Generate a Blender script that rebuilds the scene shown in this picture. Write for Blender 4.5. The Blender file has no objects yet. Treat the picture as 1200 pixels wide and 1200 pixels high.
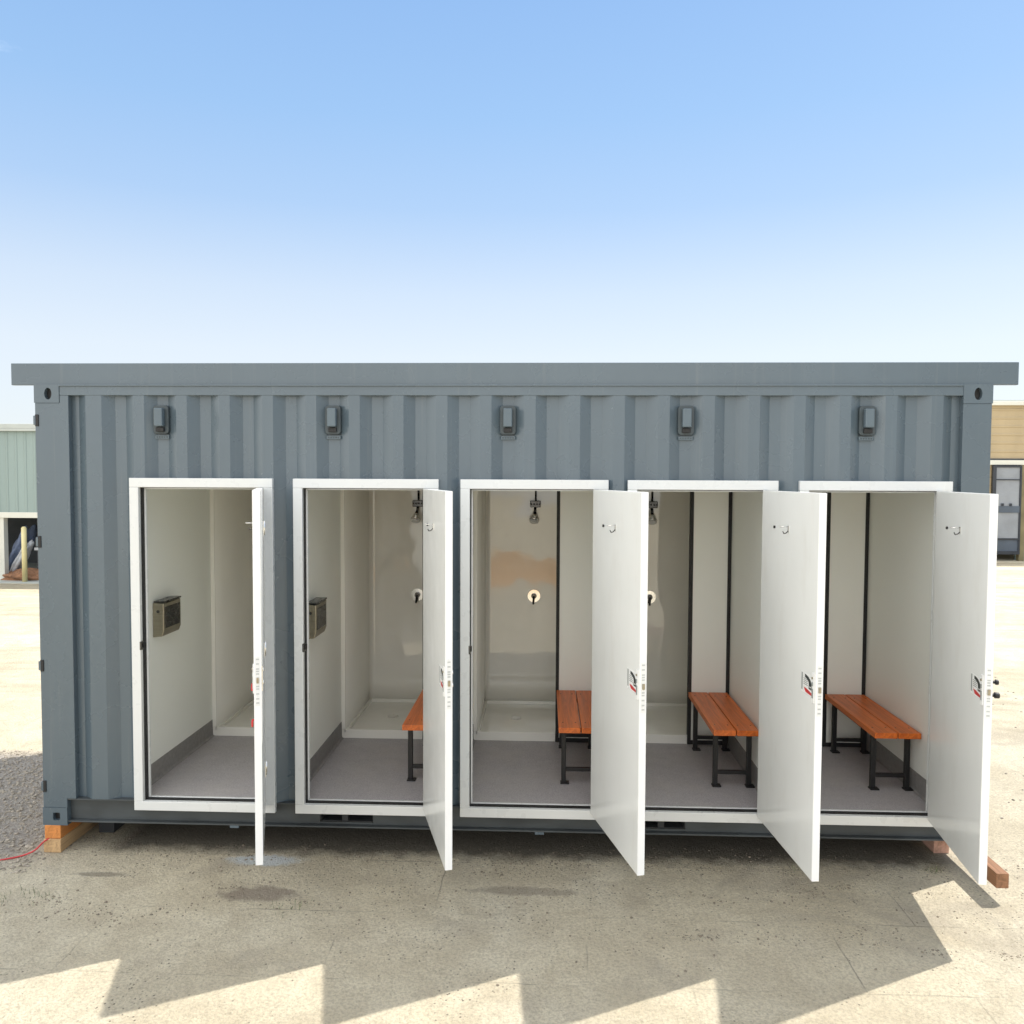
import bpy, bmesh, math, random
from mathutils import Vector, Matrix
random.seed(7)
R = math.radians
scene = bpy.context.scene
col = scene.collection

# ------------------------------------------------------------------ tagging
def tag(o, label=None, cat=None, group=None, kind=None):
    if label: o['label'] = label
    if cat: o['category'] = cat
    if group: o['group'] = group
    if kind: o['kind'] = kind
    return o

def empty(name, loc, label=None, cat=None, group=None):
    o = bpy.data.objects.new(name, None); col.objects.link(o)
    o.location = loc; o.empty_display_size = .1
    return tag(o, label, cat, group)

# ------------------------------------------------------------------ materials
def new_mat(name):
    m = bpy.data.materials.new(name); m.use_nodes = True
    nt = m.node_tree; p = nt.nodes['Principled BSDF']
    return m, nt, p

def setin(p, **k):
    for a, v in k.items():
        p.inputs[a.replace('_', ' ')].default_value = v

def coords(nt, scale=(1, 1, 1), kind='Object'):
    tc = nt.nodes.new('ShaderNodeTexCoord'); mp = nt.nodes.new('ShaderNodeMapping')
    mp.inputs['Scale'].default_value = scale
    nt.links.new(tc.outputs[kind], mp.inputs['Vector'])
    return mp.outputs['Vector']

def noise(nt, vec, scale, detail=4, rough=.55, dist=0):
    n = nt.nodes.new('ShaderNodeTexNoise')
    n.inputs['Scale'].default_value = scale; n.inputs['Detail'].default_value = detail
    n.inputs['Roughness'].default_value = rough; n.inputs['Distortion'].default_value = dist
    nt.links.new(vec, n.inputs['Vector']); return n.outputs['Fac']

def ramp(nt, fac, stops, interp='LINEAR'):
    r = nt.nodes.new('ShaderNodeValToRGB'); cr = r.color_ramp; cr.interpolation = interp
    while len(cr.elements) < len(stops): cr.elements.new(.5)
    for e, (p, c) in zip(cr.elements, stops):
        e.position = p; e.color = (c[0], c[1], c[2], 1) if hasattr(c, '__len__') else (c, c, c, 1)
    nt.links.new(fac, r.inputs['Fac']); return r.outputs['Color']

def mix(nt, fac, a, b, mode='MIX'):
    m = nt.nodes.new('ShaderNodeMix'); m.data_type = 'RGBA'; m.blend_type = mode
    if isinstance(fac, (int, float)): m.inputs[0].default_value = fac
    else: nt.links.new(fac, m.inputs[0])
    for i, v in ((6, a), (7, b)):
        if hasattr(v, 'links') or hasattr(v, 'node'): nt.links.new(v, m.inputs[i])
        else: m.inputs[i].default_value = (v[0], v[1], v[2], 1)
    return m.outputs[2]

def bump(nt, p, h, strength=.3, dist=.01):
    b = nt.nodes.new('ShaderNodeBump'); b.inputs['Strength'].default_value = strength
    b.inputs['Distance'].default_value = dist
    nt.links.new(h, b.inputs['Height']); nt.links.new(b.outputs['Normal'], p.inputs['Normal']); return b

def worn(name, c, rough=.4, var=.08, nscale=3, metal=0, spec=.5, bscale=None, bstr=.1, bdist=.002, stretch=(1, 1, 1), coat=0):
    """paint / plastic / metal with faint colour and gloss variation"""
    m, nt, p = new_mat(name)
    v = coords(nt, stretch)
    f = noise(nt, v, nscale, 6, .6)
    lo = tuple(max(0, x * (1 - var)) for x in c); hi = tuple(min(1, x * (1 + var)) for x in c)
    nt.links.new(ramp(nt, f, [(.3, lo), (.7, hi)]), p.inputs['Base Color'])
    f2 = noise(nt, v, nscale * 4, 4)
    nt.links.new(ramp(nt, f2, [(.3, rough * .8), (.7, min(1, rough * 1.25))]), p.inputs['Roughness'])
    setin(p, Metallic=metal, Specular_IOR_Level=spec, Coat_Weight=coat, Coat_Roughness=.05)
    if bscale: bump(nt, p, noise(nt, v, bscale, 3), bstr, bdist)
    return m

PAINT = (.085, .115, .139)
def container_paint():
    m, nt, p = new_mat('container_paint')
    v = coords(nt)
    big = noise(nt, coords(nt, (1, 1, .35)), 1.3, 5, .6)
    c = ramp(nt, big, [(.3, tuple(x * .93 for x in PAINT)), (.7, tuple(x * 1.07 for x in PAINT))])
    # thin dusty run marks that follow the sheet downwards
    run = noise(nt, coords(nt, (26, 26, .7)), 1.0, 5, .6)
    c = mix(nt, ramp(nt, run, [(.58, 0), (.85, .2)]), c, (.27, .27, .25))
    # fine dust speckle
    sp = noise(nt, v, 90, 2, .5)
    c = mix(nt, ramp(nt, sp, [(.72, 0), (.82, .12)]), c, (.30, .29, .26))
    nt.links.new(c, p.inputs['Base Color'])
    nt.links.new(ramp(nt, noise(nt, v, 3, 4), [(.3, .23), (.7, .31)]), p.inputs['Roughness']); setin(p, Specular_IOR_Level=.62)
    # slight waviness of the pressed steel + orange peel
    h = noise(nt, coords(nt, (1, 1, .5)), 3.5, 2)
    b1 = bump(nt, p, h, .28, .012)
    b2 = nt.nodes.new('ShaderNodeBump'); b2.inputs['Strength'].default_value = .05; b2.inputs['Distance'].default_value = .001
    nt.links.new(noise(nt, v, 220, 2), b2.inputs['Height']); nt.links.new(b1.outputs['Normal'], b2.inputs['Normal'])
    nt.links.new(b2.outputs['Normal'], p.inputs['Normal'])
    return m

def wood(name, c1, c2, axis='y', rough=.45, g=1):
    m, nt, p = new_mat(name)
    s = {'y': (14, .7, 14), 'x': (.7, 14, 14), 'z': (14, 14, .7)}[axis]
    v = coords(nt, s)
    f = noise(nt, v, 2.2 * g, 6, .6, 1.2)
    c = ramp(nt, f, [(.28, c2), (.5, c1), (.72, tuple(min(1, x * 1.25) for x in c1))])
    f2 = noise(nt, coords(nt, tuple(x * 3 for x in s)), 5 * g, 3)
    c = mix(nt, ramp(nt, f2, [(.6, 0), (.8, .5)]), c, tuple(x * .45 for x in c2))
    nt.links.new(c, p.inputs['Base Color']); setin(p, Roughness=rough)
    bump(nt, p, f, .25, .003)
    return m

def shower_mat():
    m, nt, p = new_mat('gelcoat')
    v = coords(nt)
    f = noise(nt, v, 2, 3)
    nt.links.new(ramp(nt, f, [(.3, (.79, .775, .72)), (.7, (.83, .815, .76))]), p.inputs['Base Color'])
    setin(p, Roughness=.05, Specular_IOR_Level=.95)
    bump(nt, p, noise(nt, coords(nt, (1, 1, .55)), 2.1, 2, .45), .26, .05)
    return m

def floor_mat():
    m, nt, p = new_mat('vinyl_floor')
    v = coords(nt)
    c = ramp(nt, noise(nt, v, 240, 2, .6), [(.35, (.26, .24, .255)), (.5, (.36, .34, .355)), (.68, (.50, .475, .48))])
    c = mix(nt, ramp(nt, noise(nt, v, 3, 6, .65), [(.45, 0), (.75, .5)]), c, (.42, .39, .36))
    nt.links.new(c, p.inputs['Base Color'])
    nt.links.new(ramp(nt, noise(nt, v, 9, 4), [(.3, .38), (.7, .6)]), p.inputs['Roughness'])
    bump(nt, p, noise(nt, v, 300, 2), .2, .001)
    return m

def door_mat():
    m, nt, p = new_mat('door_skin')
    v = coords(nt)
    c = ramp(nt, noise(nt, v, 1.4, 4), [(.3, (.70, .715, .71)), (.7, (.735, .75, .745))])
    c = mix(nt, ramp(nt, noise(nt, coords(nt, (1, 1, .3)), 6, 8, .7), [(.52, 0), (.8, .22)]), c, (.5, .46, .40))
    nt.links.new(c, p.inputs['Base Color']); setin(p, Roughness=.16)
    nt.links.new(ramp(nt, noise(nt, v, 5, 4), [(.3, .13), (.7, .24)]), p.inputs['Roughness'])
    bump(nt, p, noise(nt, v, 1.6, 2), .25, .02)
    return m

def mr(nt, val, a, b, hi):
    m = nt.nodes.new('ShaderNodeMapRange'); m.inputs[1].default_value = a; m.inputs[2].default_value = b; m.inputs[4].default_value = hi
    nt.links.new(val, m.inputs[0]); return m.outputs[0]

def ground_mat():
    m, nt, p = new_mat('ground_sand')
    v = coords(nt)
    sep = nt.nodes.new('ShaderNodeSeparateXYZ')
    tc = nt.nodes.new('ShaderNodeTexCoord'); nt.links.new(tc.outputs['Object'], sep.inputs[0])
    big = noise(nt, v, .45, 6, .6, .4)
    c = ramp(nt, big, [(.28, (.70, .61, .44)), (.5, (.78, .70, .53)), (.72, (.84, .775, .62))])
    # cement-crust patches and mid-size mottling
    c = mix(nt, ramp(nt, noise(nt, v, 3.2, 8, .68, .6), [(.40, 0), (.62, .62)]), c, (.56, .48, .345))
    c = mix(nt, ramp(nt, noise(nt, coords(nt, (1, 1, 1)), 1.1, 7, .65, 1.0), [(.54, 0), (.68, .6)]), c, (.46, .40, .315))
    # grain
    c = mix(nt, ramp(nt, noise(nt, v, 60, 5, .75), [(.44, 0), (.62, .5)]), c, (.34, .285, .20))
    c = mix(nt, ramp(nt, noise(nt, v, 150, 3, .7), [(.50, 0), (.66, .45)]), c, (.70, .66, .57))
    # scattered dark crumbs
    vo = nt.nodes.new('ShaderNodeTexVoronoi'); vo.inputs['Scale'].default_value = 34
    nt.links.new(v, vo.inputs['Vector'])
    crumbs = nt.nodes.new('ShaderNodeMath'); crumbs.operation = 'MULTIPLY'
    nt.links.new(ramp(nt, vo.outputs['Distance'], [(.10, 1), (.24, 0)]), crumbs.inputs[0])
    nt.links.new(ramp(nt, noise(nt, v, 1.7, 6, .7), [(.52, 0), (.60, 1)]), crumbs.inputs[1])
    c = mix(nt, crumbs.outputs[0], c, (.13, .11, .09))
    # tyre bands across the far yard (stretched along x)
    band = noise(nt, coords(nt, (.12, .8, 1)), 1.3, 8, .7, .8)
    far = nt.nodes.new('ShaderNodeMapRange'); far.inputs[1].default_value = 2.0; far.inputs[2].default_value = 3.5
    nt.links.new(sep.outputs['Y'], far.inputs[0])
    bm_ = nt.nodes.new('ShaderNodeMath'); bm_.operation = 'MULTIPLY'
    nt.links.new(ramp(nt, band, [(.46, 0), (.62, .42)]), bm_.inputs[0]); nt.links.new(far.outputs[0], bm_.inputs[1])
    c = mix(nt, bm_.outputs[0], c, (.27, .225, .155))
    # grey loose aggregate left of the container
    gx = nt.nodes.new('ShaderNodeMath'); gx.operation = 'ADD'
    nt.links.new(sep.outputs['X'], gx.inputs[0])
    w = nt.nodes.new('ShaderNodeMath'); w.operation = 'MULTIPLY'; w.inputs[1].default_value = .6
    nt.links.new(noise(nt, v, 3, 5), w.inputs[0]); nt.links.new(w.outputs[0], gx.inputs[1])
    left = nt.nodes.new('ShaderNodeMapRange'); left.inputs[1].default_value = .42; left.inputs[2].default_value = .14
    nt.links.new(gx.outputs[0], left.inputs[0])
    yl = nt.nodes.new('ShaderNodeMapRange'); yl.inputs[1].default_value = 1.95; yl.inputs[2].default_value = 1.75
    nt.links.new(sep.outputs['Y'], yl.inputs[0])
    yl2 = nt.nodes.new('ShaderNodeMapRange'); yl2.inputs[1].default_value = -.32; yl2.inputs[2].default_value = .0
    nt.links.new(sep.outputs['Y'], yl2.inputs[0])
    g1 = nt.nodes.new('ShaderNodeMath'); g1.operation = 'MULTIPLY'
    nt.links.new(left.outputs[0], g1.inputs[0]); nt.links.new(yl.outputs[0], g1.inputs[1])
    g2 = nt.nodes.new('ShaderNodeMath'); g2.operation = 'MULTIPLY'
    nt.links.new(g1.outputs[0], g2.inputs[0]); nt.links.new(yl2.outputs[0], g2.inputs[1])
    vo2 = nt.nodes.new('ShaderNodeTexVoronoi'); vo2.inputs['Scale'].default_value = 42
    nt.links.new(v, vo2.inputs['Vector'])
    gc = ramp(nt, noise(nt, v, 48, 6, .8), [(.3, (.19, .165, .145)), (.5, (.40, .36, .32)), (.7, (.62, .58, .52))])
    c = mix(nt, g2.outputs[0], c, gc)
    # dirtier strip below the container edge, with the shade underneath painted in
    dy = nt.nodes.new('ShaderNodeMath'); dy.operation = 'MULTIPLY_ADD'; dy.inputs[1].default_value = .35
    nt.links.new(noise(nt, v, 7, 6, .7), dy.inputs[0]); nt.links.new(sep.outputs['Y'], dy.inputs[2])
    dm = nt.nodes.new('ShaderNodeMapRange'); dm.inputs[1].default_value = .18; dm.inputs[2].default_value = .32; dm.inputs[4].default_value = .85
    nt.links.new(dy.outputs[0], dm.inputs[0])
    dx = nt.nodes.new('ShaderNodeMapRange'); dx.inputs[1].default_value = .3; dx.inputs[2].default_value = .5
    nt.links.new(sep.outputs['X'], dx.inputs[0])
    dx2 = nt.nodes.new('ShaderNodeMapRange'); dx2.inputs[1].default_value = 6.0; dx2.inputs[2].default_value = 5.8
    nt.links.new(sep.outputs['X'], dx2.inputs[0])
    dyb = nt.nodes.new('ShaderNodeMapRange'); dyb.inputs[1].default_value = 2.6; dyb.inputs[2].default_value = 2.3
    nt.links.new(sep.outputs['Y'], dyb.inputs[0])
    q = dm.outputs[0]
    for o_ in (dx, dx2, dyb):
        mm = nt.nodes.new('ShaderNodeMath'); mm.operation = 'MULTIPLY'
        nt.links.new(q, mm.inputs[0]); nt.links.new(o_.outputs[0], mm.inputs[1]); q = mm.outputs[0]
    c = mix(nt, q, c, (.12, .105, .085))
    # slab joints showing faintly through the sand
    br = nt.nodes.new('ShaderNodeTexBrick'); br.offset = .37; br.inputs['Scale'].default_value = 1; br.inputs['Brick Width'].default_value = 1.35
    br.inputs['Row Height'].default_value = .62; br.inputs['Mortar Size'].default_value = .006; br.inputs['Mortar Smooth'].default_value = .6
    wv = nt.nodes.new('ShaderNodeVectorMath'); wv.operation = 'MULTIPLY_ADD'; wv.inputs[1].default_value = (.03, .03, 0)
    nz = nt.nodes.new('ShaderNodeTexNoise'); nz.inputs['Scale'].default_value = 5; nz.inputs['Detail'].default_value = 5; nt.links.new(v, nz.inputs['Vector'])
    nt.links.new(nz.outputs['Color'], wv.inputs[0]); nt.links.new(v, wv.inputs[2]); nt.links.new(wv.outputs[0], br.inputs['Vector'])
    jm = nt.nodes.new('ShaderNodeMath'); jm.operation = 'MULTIPLY'; nt.links.new(br.outputs['Fac'], jm.inputs[0])
    nt.links.new(ramp(nt, noise(nt, v, 2.3, 4), [(.48, 0), (.66, .55)]), jm.inputs[1])
    c = mix(nt, jm.outputs[0], c, (.20, .17, .13))
    # pale cement spill where the first door stands, darker oily patch further left-front
    for (px, py, rx, ry, cc, am) in ((1.50, -.05, .26, .085, (.62, .66, .68), .8), (1.62, -.47, .26, .10, (.25, .20, .165), .7), (.55, -.28, .20, .035, (.27, .235, .185), .7), (3.2, -.36, .35, .06, (.30, .25, .20), .6)):
        d_ = nt.nodes.new('ShaderNodeVectorMath'); d_.operation = 'SUBTRACT'; nt.links.new(v, d_.inputs[0]); d_.inputs[1].default_value = (px, py, 0)
        e_ = nt.nodes.new('ShaderNodeVectorMath'); e_.operation = 'MULTIPLY'; nt.links.new(d_.outputs[0], e_.inputs[0]); e_.inputs[1].default_value = (1 / rx, 1 / ry, 0)
        l_ = nt.nodes.new('ShaderNodeVectorMath'); l_.operation = 'LENGTH'; nt.links.new(e_.outputs[0], l_.inputs[0])
        a_ = nt.nodes.new('ShaderNodeMath'); a_.operation = 'MULTIPLY_ADD'; a_.inputs[1].default_value = 1.6; nt.links.new(noise(nt, v, 9, 7, .72), a_.inputs[0]); nt.links.new(l_.outputs['Value'], a_.inputs[2])
        c = mix(nt, mr(nt, a_.outputs[0], 1.85, 1.45, am), c, cc)

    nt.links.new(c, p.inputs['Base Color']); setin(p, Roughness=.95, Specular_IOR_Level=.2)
    h = nt.nodes.new('ShaderNodeMath'); h.operation = 'ADD'
    nt.links.new(noise(nt, v, 9, 8, .75), h.inputs[0]); nt.links.new(noise(nt, v, 70, 5, .75), h.inputs[1])
    bump(nt, p, h.outputs[0], 1.0, .03)
    return m

def ribbed(name, c, pitch=.2, horiz=False):
    m, nt, p = new_mat(name)
    w = nt.nodes.new('ShaderNodeTexWave'); w.bands_direction = 'Z' if horiz else 'X'
    w.inputs['Scale'].default_value = 1 / pitch * .314; w.inputs['Distortion'].default_value = 0
    v = coords(nt); nt.links.new(v, w.inputs['Vector'])
    f = noise(nt, coords(nt, (1, 1, .2)), 2, 5)
    nt.links.new(ramp(nt, f, [(.3, tuple(x * .9 for x in c)), (.7, tuple(x * 1.08 for x in c))]), p.inputs['Base Color'])
    setin(p, Roughness=.5)
    bump(nt, p, ramp(nt, w.outputs['Fac'], [(.7, 0), (.95, 1)]), .6, .03)
    return m

M = {}
M['paint'] = container_paint()
M['rail'] = worn('rail_dirty_shaded_paint', (.052, .060, .064), .5, .25, 4, stretch=(1, 1, 3))  # container paint darkened for the bottom rail: shade painted in, with some dirt
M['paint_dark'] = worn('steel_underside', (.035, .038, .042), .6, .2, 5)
M['white_frame'] = worn('frame_white', (.64, .655, .655), .3, .02, 3, bscale=60, bstr=.05)
M['door'] = door_mat()
M['door_edge'] = worn('door_edge_white', (.80, .81, .82), .35, .02, 4)
M['gasket'] = worn('rubber_black', (.012, .012, .013), .6, .2, 20)
M['wall'] = worn('panel_white', (.82, .832, .79), .42, .02, 1.2)
M['gelcoat'] = shower_mat()
M['floor'] = floor_mat()
M['skirt'] = worn('skirting_vinyl', (.23, .22, .215), .55, .15, 30)
M['black'] = worn('black_powdercoat', (.008, .008, .009), .5, .3, 30, bscale=300, bstr=.05)
M['chrome'] = worn('chrome', (.75, .75, .74), .12, .05, 10, metal=1)
M['dark_chrome'] = worn('dark_chrome', (.10, .10, .10), .25, .2, 10, metal=1)
M['steel'] = worn('brushed_steel', (.36, .33, .26), .36, .12, 6, metal=1, stretch=(1, 1, 12))
M['bench'] = wood('bench_timber', (.60, .14, .020), (.38, .068, .010), 'y', .38)
M['bench_end'] = wood('bench_timber_dark', (.42, .09, .015), (.26, .045, .008), 'x', .5)
M['timber_orange'] = wood('timber_orange', (.56, .22, .06), (.40, .14, .035), 'y', .75)
M['timber_pale'] = wood('timber_pale', (.50, .33, .17), (.33, .20, .10), 'y', .85)
M['timber_pink'] = wood('timber_pink', (.55, .33, .25), (.40, .22, .16), 'y', .85)
M['timber_brown'] = wood('timber_brown', (.27, .135, .07), (.14, .07, .035), 'y', .8)
M['red'] = worn('red_plastic', (.50, .03, .035), .35, .1, 10)
M['label_white'] = worn('label_white', (.72, .73, .73), .3, .03, 10)
M['label_grey'] = worn('label_grey', (.26, .28, .28), .4, .05, 10)
M['label_soft'] = worn('label_soft', (.45, .47, .47), .4, .1, 10)
M['label_black'] = worn('label_black', (.03, .035, .035), .35, .05, 10)
M['vent_dark'] = worn('vent_dark', (.045, .06, .068), .5, .15, 20)
M['vent_cap'] = worn('vent_cap', (.092, .124, .148), .4, .05, 10)
M['ground'] = ground_mat()
M['shed_green'] = ribbed('shed_green_sheet', (.235, .305, .295), .22)
M['shed_trim'] = worn('shed_trim', (.42, .45, .43), .5, .08, 2)
M['shed_pale'] = worn('shed_pale_trim', (.62, .62, .56), .5, .05, 2)
M['shed_cream'] = ribbed('shed_cream_sheet', (.40, .315, .19), .25, True)
M['shed_dark'] = worn('shed_interior', (.05, .055, .06), .8, .3, 2)
M['yellow'] = worn('yellow_paint', (.66, .58, .30), .5, .1, 4)
M['tarp'] = worn('tarpaulin_blue', (.14, .18, .28), .5, .3, 4, bscale=6, bstr=.8, bdist=.06)
M['tarp_pale'] = worn('tarpaulin_pale', (.42, .44, .47), .5, .2, 4, bscale=5, bstr=.8, bdist=.06)
M['brown'] = worn('brown_soil', (.30, .15, .08), .9, .4, 6, bscale=14, bstr=1, bdist=.08)
M['gate_panel'] = worn('gate_sheet', (.25, .27, .30), .35, .15, 1.5, bscale=2, bstr=.6, bdist=.04)
M['gate_blue'] = worn('gate_blue', (.07, .09, .12), .5, .15, 3)
M['gate_frame'] = worn('gate_frame', (.025, .03, .04), .5, .2, 4)
M['olive'] = worn('olive_post', (.20, .17, .09), .7, .2, 3)
M['stone'] = worn('stone', (.30, .265, .215), .95, .35, 12)
M['crumb'] = worn('dark_crumb', (.23, .195, .145), .95, .4, 12)
M['grass'] = worn('grass_blade', (.10, .14, .04), .7, .3, 3)
M['tyre'] = worn('tyre_rubber', (.02, .02, .022), .8, .2, 8)
M['barrier'] = worn('barrier_orange', (.85, .36, .05), .5, .1, 3)

# ------------------------------------------------------------------ mesh helper
class MB:
    def __init__(s): s.bm = bmesh.new(); s.mats = []
    def mi(s, m):
        if m not in s.mats: s.mats.append(m)
        return s.mats.index(m)
    def _assign(s, faces, m):
        i = s.mi(m)
        for f in faces: f.material_index = i
    def box(s, x0, x1, y0, y1, z0, z1, m, T=None):
        vs = [s.bm.verts.new((x, y, z)) for z in (z0, z1) for (x, y) in ((x0, y0), (x1, y0), (x1, y1), (x0, y1))]
        F = [(0, 3, 2, 1), (4, 5, 6, 7), (0, 1, 5, 4), (1, 2, 6, 5), (2, 3, 7, 6), (3, 0, 4, 7)]
        fs = [s.bm.faces.new([vs[i] for i in f]) for f in F]
        if T is not None:
            for v in vs: v.co = T @ v.co
        s._assign(fs, m); return vs
    def tube(s, a, b, r, m, n=16, r2=None, cap=True, T=None):
        a = Vector(a); b = Vector(b); d = (b - a).normalized()
        u = d.orthogonal().normalized(); w = d.cross(u); r2 = r if r2 is None else r2
        A = []; B = []
        for k in range(n):
            t = 2 * math.pi * k / n; e = u * math.cos(t) + w * math.sin(t)
            A.append(s.bm.verts.new(a + e * r)); B.append(s.bm.verts.new(b + e * r2))
        fs = [s.bm.faces.new((A[k], A[(k + 1) % n], B[(k + 1) % n], B[k])) for k in range(n)]
        for f in fs: f.smooth = True
        if cap: fs += [s.bm.faces.new(A[::-1]), s.bm.faces.new(B)]
        if T is not None:
            for v in A + B: v.co = T @ v.co
        s._assign(fs, m)
    def path(s, pts, r, m, n=10):
        rings = []; pts = [Vector(p) for p in pts]
        for i, p in enumerate(pts):
            d = (pts[min(i + 1, len(pts) - 1)] - pts[max(i - 1, 0)]).normalized()
            u = d.cross(Vector((0, 0, 1)))
            if u.length < .05: u = Vector((1, 0, 0))
            u.normalize(); w = d.cross(u)
            rings.append([s.bm.verts.new(p + (u * math.cos(t) + w * math.sin(t)) * r) for t in [2 * math.pi * k / n for k in range(n)]])
        fs = []
        for A, B in zip(rings, rings[1:]):
            for k in range(n):
                f = s.bm.faces.new((A[k], A[(k + 1) % n], B[(k + 1) % n], B[k])); f.smooth = True; fs.append(f)
        fs += [s.bm.faces.new(rings[0][::-1]), s.bm.faces.new(rings[-1])]
        s._assign(fs, m)
    def poly(s, pts, depth, m, T=None):
        """extruded polygon: pts are 3D points of a planar loop, depth a vector"""
        D = Vector(depth)
        A = [s.bm.verts.new(p) for p in pts]; B = [s.bm.verts.new(Vector(p) + D) for p in pts]; n = len(A)
        fs = [s.bm.faces.new(A), s.bm.faces.new(B[::-1])] + [s.bm.faces.new((A[k], B[k], B[(k + 1) % n], A[(k + 1) % n])) for k in range(n)]
        if T is not None:
            for v in A + B: v.co = T @ v.co
        s._assign(fs, m)
    def quad(s, pts, m):
        f = s.bm.faces.new([s.bm.verts.new(p) for p in pts]); s._assign([f], m); return f
    def build(s, name, parent=None, bevel=0, loc=None, seg=2):
        bmesh.ops.recalc_face_normals(s.bm, faces=s.bm.faces[:])
        me = bpy.data.meshes.new(name); s.bm.to_mesh(me); s.bm.free()
        for m in s.mats: me.materials.append(m)
        o = bpy.data.objects.new(name, me); col.objects.link(o)
        if loc is not None:                       # recentre the mesh on its own origin
            me.transform(Matrix.Translation(-Vector(loc))); o.location = loc
        if parent is not None:
            o.parent = parent
            w = Vector((0, 0, 0)); q = parent
            while q is not None: w += q.location; q = q.parent
            o.location = (Vector(loc) if loc is not None else Vector((0, 0, 0))) - w
        if bevel:
            b = o.modifiers.new('bevel', 'BEVEL'); b.width = bevel; b.segments = seg; b.limit_method = 'ANGLE'; b.angle_limit = R(40)
            b.harden_normals = False
        return o

# ------------------------------------------------------------------ key dimensions (m)
L, H, D = 6.058, 2.896, 2.438
XI = [.629, 1.695, 2.768, 3.822, 4.886]          # left outer edge of each door frame
FW = .934; ZB, ZT = .122, 2.296
ANG = [R(108.1), R(106.8), R(104.5), R(95.2), R(82.2)]
DW = .831; FB = .060                              # leaf width, frame bar width
GZ = -.18                                         # ground level
FZ = .182                                         # interior floor level
NY = 1.32                                         # front of shower recess
BY = 2.30                                         # rear lining

# ================================================================== SETTING
def grid_ground():
    b = MB()
    b.quad([(-300, -60, GZ), (300, -60, GZ), (300, 600, GZ), (-300, 600, GZ)], M['ground'])
    return tag(b.build('ground'), kind='structure')
grid_ground()

# ================================================================== CONTAINER
C = empty('shipping_container', (0, 0, GZ), 'long grey-blue steel shipping container with five open white doors, raised on timbers', 'container')

def casting(x0, y0, z0, hole_front, oval):
    """corner casting with a real front aperture"""
    w, d, h = (.165 if x0 < 1 else .178), .165, .118
    if x0 > 1: x0 -= .013
    b = MB(); m = M['paint']
    n = 24; cx, cz = x0 + w / 2 + (.01 if x0 < 3 else -.0), z0 + h / 2
    rx, rz = (.024, .038) if oval else (.024, .026)
    if hole_front:
        yf = y0; inner = []; outer = []; deep = []
        for k in range(n):
            t = 2 * math.pi * k / n; c, s_ = math.cos(t), math.sin(t)
            if oval: ix, iz = cx + rx * c, cz + rz * s_
            else:
                mx = max(abs(c), abs(s_)); q = .75 / mx + .25; ix, iz = cx + rx * c * q, cz + rz * s_ * q
            # project direction to the outer rectangle
            tx = ((x0 + w - cx) / c) if c > 1e-6 else ((x0 - cx) / c if c < -1e-6 else 1e9)
            tz = ((z0 + h - cz) / s_) if s_ > 1e-6 else ((z0 - cz) / s_ if s_ < -1e-6 else 1e9)
            t2 = min(tx, tz); ox, oz = cx + c * t2, cz + s_ * t2
            inner.append(b.bm.verts.new((ix, yf, iz))); outer.append([ox, oz]); deep.append(b.bm.verts.new((ix, yf + .03, iz)))
        # snap nearest outer samples to true corners
        for px, pz in ((x0, z0), (x0 + w, z0), (x0, z0 + h), (x0 + w, z0 + h)):
            k = min(range(n), key=lambda i: (outer[i][0] - px) ** 2 + (outer[i][1] - pz) ** 2); outer[k] = [px, pz]
        ov = [b.bm.verts.new((p[0], yf, p[1])) for p in outer]; bk = [b.bm.verts.new((p[0], yf + d, p[1])) for p in outer]
        fs = []
        for k in range(n):
            j = (k + 1) % n
            fs.append(b.bm.faces.new((inner[k], inner[j], ov[j], ov[k])))
            fs.append(b.bm.faces.new((inner[k], deep[k], deep[j], inner[j])))
            fs.append(b.bm.faces.new((ov[k], ov[j], bk[j], bk[k])))
        fs.append(b.bm.faces.new(bk))
        b._assign(fs, m)
        f = b.bm.faces.new(deep); b._assign([f], M['gasket'])
        return b.build('corner_casting', C)
    b.box(x0, x0 + w, y0, y0 + d, z0, z0 + h, m)
    return b.build('corner_casting', C, .004)
for x0 in (0, L - .165):
    for y0, fr in ((0, True), (D - .165, False)):
        casting(x0, y0, 0, fr, False)
        casting(x0, y0, H - .118, fr, True)

for x0 in (0, L - .165):
    for y0 in (.006, D - .165 + .006):
        b = MB()
        if x0 < 1:
            P = [(.003, .118), (.165, .118), (.165, .1785), (.225, .1785), (.225, 2.8255), (.1655, 2.8255), (.1655, 2.778), (.003, 2.778)]
            ya = y0 - .003 if y0 < 1 else y0
            b.poly([(p[0], ya, p[1]) for p in P], (0, .05 if y0 < 1 else .15, 0), M['paint'])
            if y0 < 1: b.box(.003, .160, y0 + .048, y0 + .15, .118, 2.778, M['paint'])
        else: b.box(x0 - .012, x0 + .162, y0 - .003, y0 + .15, .118, H - .118, M['paint'])
        b.build('corner_post', C, .003)
# door-end hinge lugs showing on the left post
for z in (2.665, 1.877, 1.063, .26):
    b = MB()
    b.box(.004, .028, -.003, .03, z - .038, z + .038, M['gasket'])
    b.box(-.006, .010, -.0045, .02, z - .03, z + .03, M['paint'])
    b.build('hinge_lug', C, .003)

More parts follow.
